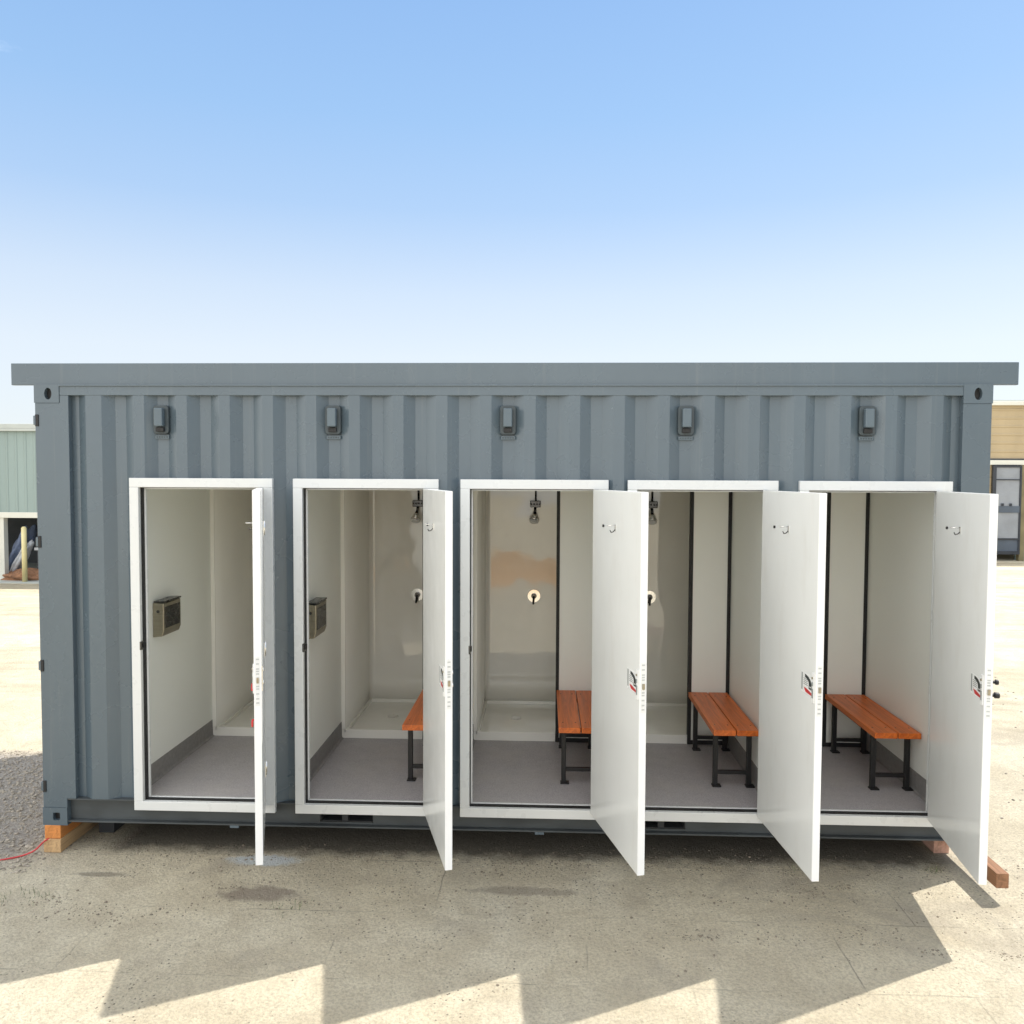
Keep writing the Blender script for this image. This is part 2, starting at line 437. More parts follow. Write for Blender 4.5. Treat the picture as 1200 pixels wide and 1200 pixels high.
# rails
b = MB(); b.box(.165, L - .165, .004, .064, 2.826, H - .004, M['paint']); b.box(.165, L - .180, -.006, .0035, H - .012, H - .001, M['paint'])
b.build('top_rail', C, .003)
b = MB(); b.box(.165, L - .165, D - .064, D - .004, 2.826, H - .004, M['paint']); b.build('top_rail', C, .003)
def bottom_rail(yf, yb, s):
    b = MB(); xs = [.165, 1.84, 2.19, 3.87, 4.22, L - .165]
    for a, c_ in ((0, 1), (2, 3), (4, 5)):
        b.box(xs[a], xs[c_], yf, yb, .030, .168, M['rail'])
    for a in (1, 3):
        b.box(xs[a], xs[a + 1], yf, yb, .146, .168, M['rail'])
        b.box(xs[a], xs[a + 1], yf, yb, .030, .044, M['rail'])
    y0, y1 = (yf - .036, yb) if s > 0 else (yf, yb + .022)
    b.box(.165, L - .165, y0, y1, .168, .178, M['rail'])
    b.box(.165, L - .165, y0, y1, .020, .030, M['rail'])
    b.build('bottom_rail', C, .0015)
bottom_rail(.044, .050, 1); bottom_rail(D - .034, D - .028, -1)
# little drain / tie lugs under the front rail
for x in (1.28, 3.28, 5.0):
    b = MB(); b.box(x - .03, x + .03, .006, .03, .004, .020, M['paint']); b.build('lashing_lug', C, .002)

# pressed (corrugated) walls -------------------------------------------------
def prof(x):
    """depth of the corrugation behind the outer flat at x"""
    if x < .27: return .042
    if x < .336: return .042 * (.336 - x) / .066
    if x < .43: return 0
    t = ((x - 3.066) / .28 + .5) % 1 - .5        # 0 = recess centre
    a = abs(t) * .28
    if a < .035: return .042
    if a < .105: return .042 * (1 - (a - .035) / .07)
    return 0
def breakpoints(a, b_):
    pts = {a, b_} | {q for q in (.27, .336, .43) if a < q < b_}; k0 = -9
    for k in range(k0, 15):
        for o_ in (-.105, -.035, .035, .105):
            x = 3.066 + .28 * k + o_
            if a < x < b_: pts.add(x)
    return pts
def front_wall():
    b = MB(); holes = [(x + .03, x + FW - .03) for x in XI]
    pts = breakpoints(.165, L - .165)
    for a, c_ in holes: pts |= {a, c_}
    pts = sorted(pts); y0 = .006
    for a, c_ in zip(pts, pts[1:]):
        mid = (a + c_) / 2; inh = any(h0 < mid < h1 for h0, h1 in holes)
        for z0, z1 in ([(ZT - .03, 2.826)] if inh else [(.178, ZT - .03), (ZT - .03, 2.826)]):
            ya, yc = y0 + prof(a), y0 + prof(c_)
            b.quad([(a, ya, z0), (c_, yc, z0), (c_, yc, z1), (a, ya, z1)], M['paint'])
    bmesh.ops.remove_doubles(b.bm, verts=b.bm.verts[:], dist=1e-5)
    o = b.build('side_wall', C)
    bm = bmesh.new(); bm.from_mesh(o.data)        # face outward (-Y)
    for f in bm.faces:
        if f.normal.y > 0: f.normal_flip()
    bm.to_mesh(o.data); bm.free()
    s = o.modifiers.new('thick', 'SOLIDIFY'); s.thickness = .002; s.offset = -1
front_wall()
def wall_y(name, ybase, sgn):
    b = MB(); pts = sorted(breakpoints(.165, L - .165))
    for a, c_ in zip(pts, pts[1:]):
        ya, yc = ybase + sgn * prof(a), ybase + sgn * prof(c_)
        b.quad([(a, ya, .178), (c_, yc, .178), (c_, yc, 2.826), (a, ya, 2.826)], M['paint'])
    bmesh.ops.remove_doubles(b.bm, verts=b.bm.verts[:], dist=1e-5)
    o = b.build(name, C); s = o.modifiers.new('thick', 'SOLIDIFY'); s.thickness = .002
wall_y('rear_wall', D - .012, -1)
# end wall at the right, door leaves at the left end
b = MB(); y = .165; ys = [.165]
while y < D - .165 - .28:
    for dd in (.07, .14, .21, .28): ys.append(y + dd)
    y += .28
ys.append(D - .165)
for i, (a, c_) in enumerate(zip(ys, ys[1:])):
    da = .036 if i % 4 in (2, 3) else 0; dc = .036 if (i + 1) % 4 in (2, 3) else 0
    b.quad([(L - .012 - da, a, .118), (L - .012 - dc, c_, .118), (L - .012 - dc, c_, 2.778), (L - .012 - da, a, 2.778)], M['paint'])
bmesh.ops.remove_doubles(b.bm, verts=b.bm.verts[:], dist=1e-5)
o = b.build('end_wall', C); s = o.modifiers.new('thick', 'SOLIDIFY'); s.thickness = .002
for ya, yc in ((.17, D / 2 - .005), (D / 2 + .005, D - .17)):
    b = MB(); b.box(.015, .05, ya, yc, .12, 2.776, M['paint'])
    b.tube((-.005, (ya + yc) / 2 - .2, .1), (-.005, (ya + yc) / 2 - .2, 2.8), .017, M['chrome'], 12)
    b.tube((-.005, (ya + yc) / 2 + .2, .1), (-.005, (ya + yc) / 2 + .2, 2.8), .017, M['chrome'], 12)
    b.build('cargo_door', C, .003)
for x0, x1 in ((.003, .10), (L - .10, L - .003)):
    b = MB(); b.box(x0, x1, .165, D - .165, .004, .118, M['paint']); b.build('end_beam', C, .004)
    b = MB(); b.box(x0, x1, .165, D - .165, H - .118, H - .006, M['paint']); b.build('end_beam', C, .004)
# under-floor steel
for k in range(14):
    x = .35 + k * .413
    b = MB(); b.box(x - .02, x + .02, .056, D - .056, .035, .14, M['paint_dark']); b.build('cross_member', C)
for xa in (1.845, 3.875):
    b = MB(); b.box(xa + .002, xa + .338, .052, D - .052, .046, .050, M['paint_dark'])
    b.box(xa - .004, xa, .052, D - .052, .05, .14, M['paint_dark']); b.box(xa + .340, xa + .344, .052, D - .052, .05, .14, M['paint_dark'])
    b.build('forklift_pocket', C)

# roof canopy
b = MB()
b.box(-.155, 6.214, .0405, D + .15, 2.955, 3.029, M['paint'])
for xa, xb, yo in ((-.156, 6.215, .012),): b.box(xa, xb, yo, .040, 2.893, 3.033, M['paint'])
b.box(-.155, 6.214, D + .15, D + .18, 2.893, 3.030, M['paint'])
b.build('roof_canopy', C, .003)

# interior shell ---------------------------------------------------------------
b = MB(); b.box(.07, L - .07, .0585, BY + .05, .145, FZ, M['floor']); b.build('floor', C)
b = MB(); b.box(.07, L - .07, .06, BY + .05, 2.60, 2.66, M['wall']); b.build('ceiling', C)
b = MB(); b.box(.07, L - .07, BY, BY + .05, FZ, 2.60, M['wall']); b.build('rear_lining', C)
LX = [x - .035 for x in XI]; RX = [x + .955 for x in XI]
edges = [(.07, LX[0])] + [(RX[i], LX[i + 1]) for i in range(4)] + [(RX[4], L - .07)]
for a, c_ in edges:
    b = MB(); b.box(a, c_, .062, BY, FZ, 2.60, M['wall']); b.build('partition', C)
# front lining (inside face of the front wall, around the openings)
b = MB(); cur = .07
for x in XI:
    b.box(cur, x + .05, .054, .060, .18, 2.6, M['wall']); cur = x + FW - .05
    b.box(x + .05, x + FW - .05, .054, .060, ZT - .05, 2.6, M['wall'])
b.box(cur, L - .07, .054, .060, .18, 2.6, M['wall']); b.build('front_lining', C)
for i in range(5):
    for side in (0, 1):
        b = MB(); x = LX[i] if side == 0 else RX[i]; s_ = 1 if side == 0 else -1
        P = [(x, 0, FZ + .135), (x + s_ * .004, 0, FZ + .135), (x + s_ * .005, 0, FZ + .02), (x + s_ * .010, 0, FZ + .007), (x + s_ * .022, 0, FZ + .002), (x, 0, FZ + .002)]
        b.poly([(p[0], .064, p[2]) for p in P], (0, NY - .064 - .004, 0), M['skirt']); b.build('skirting', C)
    # nib screen beside the shower with black edge channels
    nl = XI[i] + .630
    b = MB(); b.box(nl + .024, RX[i] - .004, NY - .004, NY + .030, FZ + .03, 2.598, M['wall'])
    nib = b.build('nib_panel', C)
    b = MB(); b.box(nl, nl + .026, NY - .010, NY + .036, FZ + .001, 2.597, M['gasket']); b.build('edge_channel', nib)
    b = MB(); b.box(RX[i] - .028, RX[i] - .001, NY - .010, NY - .003, FZ + .001, 2.597, M['gasket']); b.build('edge_channel', nib)
    b = MB(); b.box(nl + .026, RX[i] - .028, NY - .009, NY + .035, FZ + .001, FZ + .034, M['gasket']); b.build('edge_channel', nib)

# door frames ------------------------------------------------------------------
def door_frame(i):
    x0, x1 = XI[i], XI[i] + FW; m = M['white_frame']
    b = MB(); y0, y1 = -.024, .008
    b.box(x0, x1, y0, y1, ZT - FB, ZT, m); b.box(x0, x1, y0, y1, ZB, ZB + FB, m)
    b.box(x0, x0 + FB, y0, y1, ZB + FB, ZT - FB, m); b.box(x1 - FB, x1, y0, y1, ZB + FB, ZT - FB, m)
    # return behind the face
    b.box(x0 + .012, x0 + .035, y1, .05, ZB + .012, ZT - .012, m); b.box(x1 - .035, x1 - .012, y1, .05, ZB + .012, ZT - .012, m)
    b.box(x0 + .035, x1 - .035, y1, .05, ZT - .035, ZT - .012, m); b.box(x0 + .035, x1 - .035, y1, .05, ZB + .012, ZB + .035, m)
    fr = b.build('door_frame', C, .0035)
    ix0, ix1, iz0, iz1 = x0 + FB, x1 - FB, ZB + FB, ZT - FB
    g = MB(); t = .012; G = M['gasket']; ya, yb = .0085, .046
    g.box(ix0 - .024, ix0 + .004, ya, yb, iz0 - .024, iz1 + .024, G); g.box(ix1 - .004, ix1 + .024, ya, yb, iz0 - .024, iz1 + .024, G)
    g.box(ix0 + .004, ix1 - .004, ya, yb, iz1 - .004, iz1 + .024, G); g.box(ix0 + .004, ix1 - .004, ya, yb, iz0 - .024, iz0 + .003, G)
    g.build('gasket', fr)
    s = MB(); ya, yb = .0465, .064
    s.box(ix0 - .02, ix0 + .014, ya, yb, iz0 - .02, iz1 + .02, m); s.box(ix1 - .014, ix1 + .02, ya, yb, iz0 - .02, iz1 + .02, m)
    s.box(ix0 + .014, ix1 - .014, ya, yb, iz1 - .012, iz1 + .02, m); s.box(ix0 + .014, ix1 - .014, ya, yb, iz0 - .02, iz0 + .007, m)
    s.build('stop_bead', fr, .002)
    k = MB(); k.box(ix0 - .006, ix0 + .005, -.0255, .02, 1.180, 1.235, M['dark_chrome']); k.box(ix0 - .002, ix0 + .011, .0, .03, 1.192, 1.225, M['gasket'])
    k.build('strike_plate', fr, .002)
    return fr
for i in range(5): door_frame(i)

# doors --------------------------------------------------------------------------
def rot_T(i):
    hx, hy = XI[i] + FW - .06, -.022
    a = ANG[i]
    # local: s along the leaf from the hinge, t thickness towards the inner face, z up
    d = Vector((-math.cos(a), -math.sin(a), 0)); n = Vector((-math.sin(a), math.cos(a), 0))
    T = Matrix(((d.x, n.x, 0, hx), (d.y, n.y, 0, hy), (0, 0, 1, 0), (0, 0, 0, 1)))
    return T
def door(i):
    T = rot_T(i); th = .040; z0, z1 = .170, 2.236; w = DW + .004
    hx, hy = XI[i] + FW - .06, -.022
    b = MB(); b.box(0.006, w - .004, 0, th, z0, z1, M['door'], T)
    dr = b.build('door', C, .0025)
    e = MB(); e.box(w - .004, w, .0008, th - .0008, z0 + .001, z1 - .001, M['door_edge'], T)
    e.build('edge_strip', dr)
    # hinges: three knuckles on the hinge line
    for z in (.42, 1.2, 1.98):
        h = MB(); h.tube((-.002, -.006, z - .045), (-.002, -.006, z + .045), .008, M['chrome'], 12, T=T)
        h.box(.004, .045, -.003, .0, z - .045, z + .045, M['chrome'], T)
        h.build('hinge', dr)
    # outside knob and key cylinder
    k = MB()
    k.box(w - .075, w - .035, -.006, 0, 1.13, 1.27, M['chrome'], T)
    if i == 4:
        k.tube((w - .040, -.006, 1.245), (w - .040, -.026, 1.245), .008, M['black'], 14, T=T)
        k.tube((w - .040, -.026, 1.245), (w - .040, -.040, 1.245), .014, M['black'], 18, T=T)
        k.tube((w - .040, -.006, 1.175), (w - .040, -.024, 1.175), .009, M['black'], 14, T=T)
        k.tube((w - .040, -.024, 1.175), (w - .040, -.046, 1.175), .016, M['black'], 18, T=T)
    else:
        k.tube((w - .055, -.006, 1.245), (w - .055, -.011, 1.245), .012, M['chrome'], 14, T=T)
        k.tube((w - .055, -.006, 1.175), (w - .055, -.011, 1.175), .014, M['chrome'], 14, T=T)
    k.build('handle', dr, .001)
    # inside lock case: slim pale plate near the free edge with snib
    l = MB()
    l.box(w - .038, w - .012, th, th + .006, 1.125, 1.285, M['label_white'], T)
    l.box(w - .034, w - .016, th + .006, th + .008, 1.150, 1.200, M['label_grey'], T)
    l.box(w - .032, w - .018, th + .006, th + .010, 1.215, 1.235, M['label_grey'], T)
    l.tube((w - .025, th + .006, 1.258), (w - .025, th + .012, 1.258), .006, M['steel'], 12, T=T)
    l.build('lock_case', dr, .001)
    # latch faceplate on the leading edge
    f = MB(); f.box(w, w + .0025, .008, .032, 1.06, 1.33, M['label_white'], T)
    f.box(w + .0025, w + .012, .014, .026, 1.185, 1.215, M['steel'], T)
    for z in (1.075, 1.098, 1.125, 1.152, 1.166, 1.235, 1.249, 1.262, 1.290, 1.315):
        f.box(w + .0025, w + .0032, .012, .028, z - .004, z + .004, M['label_soft'], T)
    f.build('latch_plate', dr)
    # coat hook on the inner face + small rubber stud
    c = MB(); hs, hz = .43, 2.022
    c.box(hs - .006, hs + .006, th, th + .003, hz - .020, hz + .020, M['chrome'], T)
    pts = [(hs, th + .003, hz - .010), (hs, th + .016, hz - .024), (hs, th + .028, hz - .025), (hs, th + .034, hz - .012)]
    for p, q in zip(pts, pts[1:]): c.tube(p, q, .0028, M['dark_chrome'], 8, T=T)
    c.tube((hs, th + .004, hz + .014), (hs, th + .046, hz + .014), .0028, M['chrome'], 8, T=T)
    c.tube((hs, th + .046, hz + .014), (hs, th + .050, hz + .015), .0045, M['chrome'], 10, T=T)
    c.build('coat_hook', dr)
    c = MB(); c.tube((.222, th, 2.022), (.222, th + .009, 2.022), .008, M['black'], 14, T=T); c.build('rubber_stud', dr)
    # instruction sticker: black arc motif, grey lines of print, red corner
    s = MB(); s0, s1, a0, a1 = .650, .795, 1.150, 1.262; e_ = th + .0008
    s.box(s0, s1, th, e_, a0, a1, M['label_white'], T)
    s.box(s0 + .004, s0 + .020, e_, e_ + .0006, a0 + .012, a1 - .006, M['label_grey'], T)
    for k_ in range(4):
        z = a0 + .046 + k_ * .010
        s.box(s0 + .032, s0 + .086, e_, e_ + .0006, z, z + .0045, M['label_grey'], T)
    s.box(s0 + .100, s1 - .008, e_, e_ + .0006, a0 + .034, a0 + .066, M['label_black'], T)
    s.box(s0 + .110, s1 - .018, e_ + .0006, e_ + .001, a0 + .044, a0 + .050, M['label_white'], T)
    arc = [(s0 + .050, e_, a1 - .010)] + [(s0 + .050 + .085 * math.sin(t), e_, a1 - .052 + .044 * math.cos(t)) for t in [R(10 * j) for j in range(10)]] + [(s0 + .100, e_, a1 - .052)] + [(s0 + .050 + .050 * math.sin(t), e_, a1 - .052 + .026 * math.cos(t)) for t in [R(80 - 10 * j) for j in range(9)]]
    s.poly(arc, (0, .0006, 0), M['label_black'], T)
    s.poly([(s0 + .036, e_, a0 + .030), (s0 + .070, e_, a0 + .030), (s1 - .006, e_, a0 + .018), (s1 - .006, e_, a0 + .004), (s0 + .060, e_, a0 + .008)], (0, .0006, 0), M['red'], T)
    s.build('instruction_sticker', dr)
    if i == 0:      # the leftmost door still carries its red pull tags
        for z in (1.155, .955):
            r_ = MB(); r_.box(w - .046, w - .024, th + .005, th + .016, z - .020, z + .016, M['red'], T)
            r_.tube((w - .035, th, z + .018), (w - .035, th + .014, z + .018), .005, M['red'], 10, T=T)
            r_.build('red_tag', dr, .006)
    return dr
for i in range(5): door(i)

# wall outlets above each door ---------------------------------------------------
def vent(x):
    yb = .0475; z = 2.672
    b = MB()
    w, h = .050, .092; n = 8; pts = []
    for cx, cz, a in ((1, 1, 0), (-1, 1, 90), (-1, -1, 180), (1, -1, 270)):
        for k in range(n + 1):
            t = R(a + 90 * k / n); pts.append((x + cx * (w - .022) + .022 * math.cos(t), 0, z + cz * (h - .022) + .022 * math.sin(t)))
    b.poly([(p[0], yb - .034, p[2]) for p in pts], (0, .034, 0), M['vent_dark'])
    v = b.build('wall_vent', C, .004)
    c = MB(); c.box(x - .028, x + .028, -.028, yb - .034, z - .045, z + .072, M['vent_cap']); c.build('hood', v, .007, seg=3)
    c = MB(); c.box(x - .026, x + .026, -.006, yb - .034, z - .078, z - .050, M['gasket']); c.build('grille', v, .003)
    c = MB(); c.box(x - .045, x + .045, .030, .0465, z - .122, z - .100, M['vent_cap'])
    for k in range(5): c.box(x - .036 + k * .016, x - .028 + k * .016, .0285, .030, z - .116, z - .107, M['vent_dark'])
    c.build('sill_tab', v, .002)
for k in (-8, -4, 0, 4, 8): vent(3.066 + .28 * k)

# ================================================================== SHOWER CUBICLES
order = ['leftmost', 'second', 'middle', 'fourth', 'rightmost']
slabels = ['cream shower recess at the back of the leftmost room, beyond its bare grey floor',
           'cream shower recess in the second room from left, rose showing at the door\'s edge',
           'glossy cream shower recess in the middle room, rose and round mixer fully in view',
           'cream shower recess of the fourth room from left, fittings cut by a door edge',
           'shower recess of the rightmost room, hidden behind the bench and its panel']
for i in range(5):
    x0, x1 = LX[i] + .001, RX[i] - .001; y0, y1 = NY + .001, BY - .001
    S = empty('shower_cubicle', ((x0 + x1) / 2, (y0 + y1) / 2, FZ), slabels[i], 'shower', 'shower recesses at the back of the rooms')
    # moulded liner: U of walls with rounded corners, made as a swept section
    b = MB(); t = .028; r = .05; P = []
    P.append((x0 + t, y0)); n = 6
    for k in range(n + 1):
        a = R(180 - 90 * k / n); P.append((x0 + t + r + r * math.cos(a), y1 - t - r + r * math.sin(a)))
    for k in range(n + 1):
        a = R(90 - 90 * k / n); P.append((x1 - t - r + r * math.cos(a), y1 - t - r + r * math.sin(a)))
    # stop behind the nib so that nothing crosses it
    P.append((x1 - t, NY + .04))
    zs = [FZ + .05 + j * (2.59 - FZ - .05) / 12 for j in range(13)]
    grid = [[b.bm.verts.new((p[0], p[1], z)) for p in P] for z in zs]; fs = []
    for ra, rb in zip(grid, grid[1:]):
        for k in range(len(P) - 1):
            f = b.bm.faces.new((ra[k], ra[k + 1], rb[k + 1], rb[k])); f.smooth = True; fs.append(f)
    b._assign(fs, M['gelcoat'])
    o = b.build('liner', S); sm = o.modifiers.new('thick', 'SOLIDIFY'); sm.thickness = .008; sm.offset = 0
    # front flange of the liner at the left jamb
    b = MB(); b.box(x0, x0 + t + .005, y0 - .006, y0 + .004, FZ + .075, 2.59, M['gelcoat']); b.build('flange', S, .002)
    # tray with raised lip
    b = MB(); nl = XI[i] + .628
    b.box(x0, nl, y0, y0 + .045, FZ + .001, FZ + .072, M['gelcoat'])
    b.box(x0, x1, y0 + .045, y1 - .002, FZ + .001, FZ + .040, M['gelcoat'])
    b.box(x0, x0 + .05, y0 + .045, y1 - .002, FZ + .040, FZ + .068, M['gelcoat'])
    b.box(x0 + .05, x1, y1 - .055, y1 - .002, FZ + .040, FZ + .068, M['gelcoat'])
    b.tube(((x0 + nl) / 2, (y0 + y1) / 2, FZ + .040), ((x0 + nl) / 2, (y0 + y1) / 2, FZ + .043), .045, M['chrome'], 24)
    b.build('tray', S, .010, seg=3)
    sx = XI[i] + .452; yw = y1 - .030
    b = MB(); b.tube((sx, yw - .02, 2.58), (sx, yw - .02, 2.09), .009, M['dark_chrome'], 12); b.build('riser_pipe', S)
    b = MB(); b.box(sx - .050, sx + .045, yw - .062, yw + .004, 2.035, 2.095, M['dark_chrome'])
    for q in (-.04, -.015, .012, .036): b.tube((sx + q, yw - .062, 2.065), (sx + q, yw - .072, 2.065), .008, M['black'], 10)
    b.build('bracket', S, .006)
    b = MB(); b.tube((sx - .004, yw - .03, 2.04), (sx - .006, yw - .07, 1.985), .012, M['dark_chrome'], 12)
    b.tube((sx - .006, yw - .07, 1.985), (sx - .012, yw - .115, 1.925), .020, M['chrome'], 20, r2=.046)
    b.tube((sx - .012, yw - .115, 1.925), (sx - .013, yw - .125, 1.912), .046, M['chrome'], 20, r2=.042)
    b.tube((sx - .013, yw - .125, 1.912), (sx - .0132, yw - .127, 1.909), .034, M['label_white'], 20)
    b.build('shower_rose', S)
    b = MB(); zt = 1.222; sx2 = sx - .012
    b.tube((sx2, yw + .004, zt), (sx2, yw - .010, zt), .064, M['chrome'], 32, r2=.058)
    b.tube((sx2, yw - .010, zt), (sx2, yw - .045, zt), .026, M['dark_chrome'], 20, r2=.022)
    b.tube((sx2, yw - .040, zt), (sx2 - .006, yw - .062, zt - .070), .012, M['black'], 12, r2=.008)
    b.build('mixer_tap', S)

# ================================================================== BENCHES
blabels = {1: 'orange slatted bench half hidden behind the second door from left',
           2: 'orange slatted bench seen end-on in the middle room, beside the round shower mixer',
           3: 'orange slatted bench in the fourth room from left, seen slightly from its left side',
           4: 'orange slatted bench in the rightmost room, its whole length showing at a slant'}
def make_bench(x0):
    z1 = .608; y0, y1 = .325, 1.300; w = .305; x0 = x0
    B = empty('bench', (x0 + w / 2, (y0 + y1) / 2, FZ))
    gap = .008; pw = (w - gap) / 2
    for k in range(2):
        b = MB(); xa = x0 + k * (pw + gap)
        b.box(xa, xa + pw, y0, y1, z1 - .038, z1, M['bench'])
        for yy in (.446, 1.191):
            for q in (.03, pw - .03): b.tube((xa + q, yy, z1 - .003), (xa + q, yy, z1 + .0015), .006, M['dark_chrome'], 10)
        b.build('seat_plank', B, .005, loc=(xa + pw / 2, (y0 + y1) / 2, z1 - .02), seg=3)
    t = .032; zt = z1 - .038
    for yy in (.430, 1.175):
        b = MB()
        b.box(x0 + .022, x0 + w - .022, yy, yy + t, zt - .028, zt - .001, M['black']); b.build('cross_bar', B, .003)
        b = MB()
        b.box(x0 + .022 + t, x0 + w - .022 - t, yy + .002, yy + t - .002, FZ + .085, FZ + .085 + t * .8, M['black'])
        b.build('cross_bar', B, .003)
        for xa in (x0 + .022, x0 + w - .022 - t):
            b = MB(); b.box(xa, xa + t, yy, yy + t, FZ + .001, zt - .028, M['black'])
            b.build('leg', B, .003)
            b = MB(); b.box(xa - .006, xa + t + .022, yy - .018, yy + t + .004, FZ + .0005, FZ + .010, M['black']); b.build('foot', B, .002)
    for xa in (x0 + .03, x0 + w - .03 - .024):
        b = MB(); b.box(xa, xa + .024, .462, 1.175, zt - .026, zt - .002, M['black']); b.build('side_rail', B, .003)
    return B
def copy_tree(o, parent=None):
    c = o.copy(); col.objects.link(c); c.parent = parent
    for ch in [x for x in kids if x.parent == o]: copy_tree(ch, c)
    return c
proto = make_bench(XI[1] + .634)
kids = [o for o in col.objects]
for i in (1, 2, 3, 4):
    B = proto if i == 1 else copy_tree(proto)
    B.location.x = XI[i] + .634 + .1525 + (.004 if i != 3 else -.003)
    tag(B, blabels[i], 'bench', 'orange slatted benches in the rooms')

# ================================================================== DISPENSERS
def dispenser(i, y0, y1, label):
    x0 = LX[i] + .0005; z0, z1 = 1.190, 1.430; d = .078
    Dp = empty('paper_dispenser', (x0, (y0 + y1) / 2, z0), label, 'dispenser', 'metal dispensers on left walls')
    b = MB()
    P = [(x0, z0), (x0 + d * .82, z0 + .006), (x0 + d, z0 + .045), (x0 + d, z1 - .004), (x0, z1)]
    b.poly([(p[0], y0, p[1]) for p in P], (0, y1 - y0, 0), M['steel']); b.build('casing', Dp, .004)
    b = MB(); b.box(x0 + d, x0 + d + .003, y0 + .02, y1 - .02, z0 + .06, z1 - .03, M['dark_chrome']); b.build('front_cover', Dp, .002)
    b = MB(); b.box(x0 + .004, x0 + d + .003, y0 + .008, y1 + .006, z1 + .0005, z1 + .012, M['dark_chrome']); b.build('lid', Dp, .003)
    b = MB(); b.tube((x0 + d * .5, y0, z1 - .06), (x0 + d * .5, y0 - .004, z1 - .06), .010, M['dark_chrome'], 14); b.build('lock', Dp)
dispenser(0, .335, .60, 'metal box dispenser on the left wall of the leftmost room, fully in view')
dispenser(1, .335, .60, 'dark metal box dispenser half hidden by the second door frame from left')

# ================================================================== TIMBERS, CABLE
def beam(name, x0, x1, y0, y1, z0, z1, m, label, skew=0, grp='timbers under the container'):
    b = MB(); vs = b.box(x0, x1, y0, y1, z0, z1, m)
    for v in vs:
        if v.co.y == y0: v.co.x += skew
    o = b.build(name, None, .004, loc=((x0 + x1) / 2, (y0 + y1) / 2, z0)); tag(o, label, 'timber', grp); return o
beam('timber_bearer', .012, .120, -.004, 2.42, -.0895, -.0005, M['timber_orange'], 'bright orange upper timber under the container\'s left front corner')
beam('timber_bearer', .008, .124, -.012, 2.40, -.1800, -.0900, M['timber_pale'], 'pale lower timber on the ground below the orange one, left corner')
beam('timber_bearer', .205, .315, .300, 2.30, -.1800, .003, M['paint_dark'], 'black timber standing just right of the stacked left corner timbers')
beam('timber_bearer', 5.965, 6.038, -.365, 2.40, -.0895, -.0005, M['timber_brown'], 'red-brown upper timber sticking out past the rightmost door, right corner', .004)
beam('timber_bearer', 5.905, 6.005, .270, 2.38, -.1800, -.0900, M['timber_pink'], 'short pinkish lower timber set back under the container\'s right corner')
def cable():
    pts = []
    ctrl = [(.05, .02, -.085), (.02, -.03, -.10), (-.03, -.05, -.150), (-.10, -.085, -.172), (-.20, -.14, -.175), (-.32, -.21, -.175), (-.5, -.30, -.175), (-.8, -.52, -.175), (-1.3, -.75, -.175)]
    for k in range(len(ctrl) - 1):
        p0 = Vector(ctrl[max(k - 1, 0)]); p1 = Vector(ctrl[k]); p2 = Vector(ctrl[k + 1]); p3 = Vector(ctrl[min(k + 2, len(ctrl) - 1)])
        for j in range(6):
            t = j / 6
            pts.append(.5 * ((2 * p1) + (-p0 + p2) * t + (2 * p0 - 5 * p1 + 4 * p2 - p3) * t * t + (-p0 + 3 * p1 - 3 * p2 + p3) * t ** 3))
    pts.append(Vector(ctrl[-1]))
    b = MB(); b.path(pts, .0055, M['red'], 8); tag(b.build('cable'), 'thin red cable running over gravel from the left corner timbers', 'cable')
cable()

# ================================================================== LOOSE GRAVEL (uncountable)
def gravel():
    t = bmesh.new(); bmesh.ops.create_icosphere(t, subdivisions=1, radius=1)
    tv = [v.co.copy() for v in t.verts]; tf = [[v.index for v in f.verts] for f in t.faces]; t.free()
    V = []; F = []
    MI = []
    def stone(x, y, r, mi=0):
        MI.extend([mi] * len(tf))
        sx, sy, sz = random.uniform(.7, 1.4), random.uniform(.7, 1.3), random.uniform(.35, .7)
        a = random.uniform(0, 6.28); ca, sa = math.cos(a), math.sin(a); n0 = len(V)
        for d in tv:
            k = random.uniform(.75, 1.2) * r; px, py = d.x * sx * k, d.y * sy * k
            V.append((x + px * ca - py * sa, y + px * sa + py * ca, GZ + r * .25 + d.z * sz * k))
        F.extend([[n0 + q for q in f] for f in tf])
    for _ in range(6000):      # grey aggregate at the left
        y = random.uniform(-.30, 1.9); x = random.uniform(-1.7, .12 - random.random() ** 2 * .3)
        if 0 < x < .14 and y > -.02: continue
        stone(x, y, random.choice((.004, .005, .007, .009, .013)) * random.uniform(.7, 1.3))
    cl = [(random.uniform(.3, 6.4), random.uniform(-.9, .15), random.uniform(.03, .14)) for _ in range(44)]
    for _ in range(3600):      # crumbs in clusters in front of and under the edge
        if random.random() < .6:
            c = random.choice(cl); x = random.gauss(c[0], c[2] * 1.6); y = random.gauss(c[1], c[2] * .6)
        else: x = random.uniform(.1, 6.6); y = random.gauss(.05, .12) if random.random() < .6 else random.uniform(-1.3, .3)
        if 5.88 < x < 6.1: continue
        stone(x, y, random.choice((.002, .003, .004, .005, .008)) * random.uniform(.5, 1.1), 1)
    for _ in range(350):
        stone(random.uniform(6.1, 9), random.uniform(.3, 8), random.uniform(.004, .014))
    me = bpy.data.meshes.new('gravel'); me.from_pydata(V, [], F); me.materials.append(M['stone']); me.materials.append(M['crumb']); me.polygons.foreach_set('material_index', MI)
    o = bpy.data.objects.new('gravel', me); col.objects.link(o)
    tag(o, 'loose grey stones and crumbs scattered over the sandy ground around the container', 'gravel', kind='stuff')
gravel()
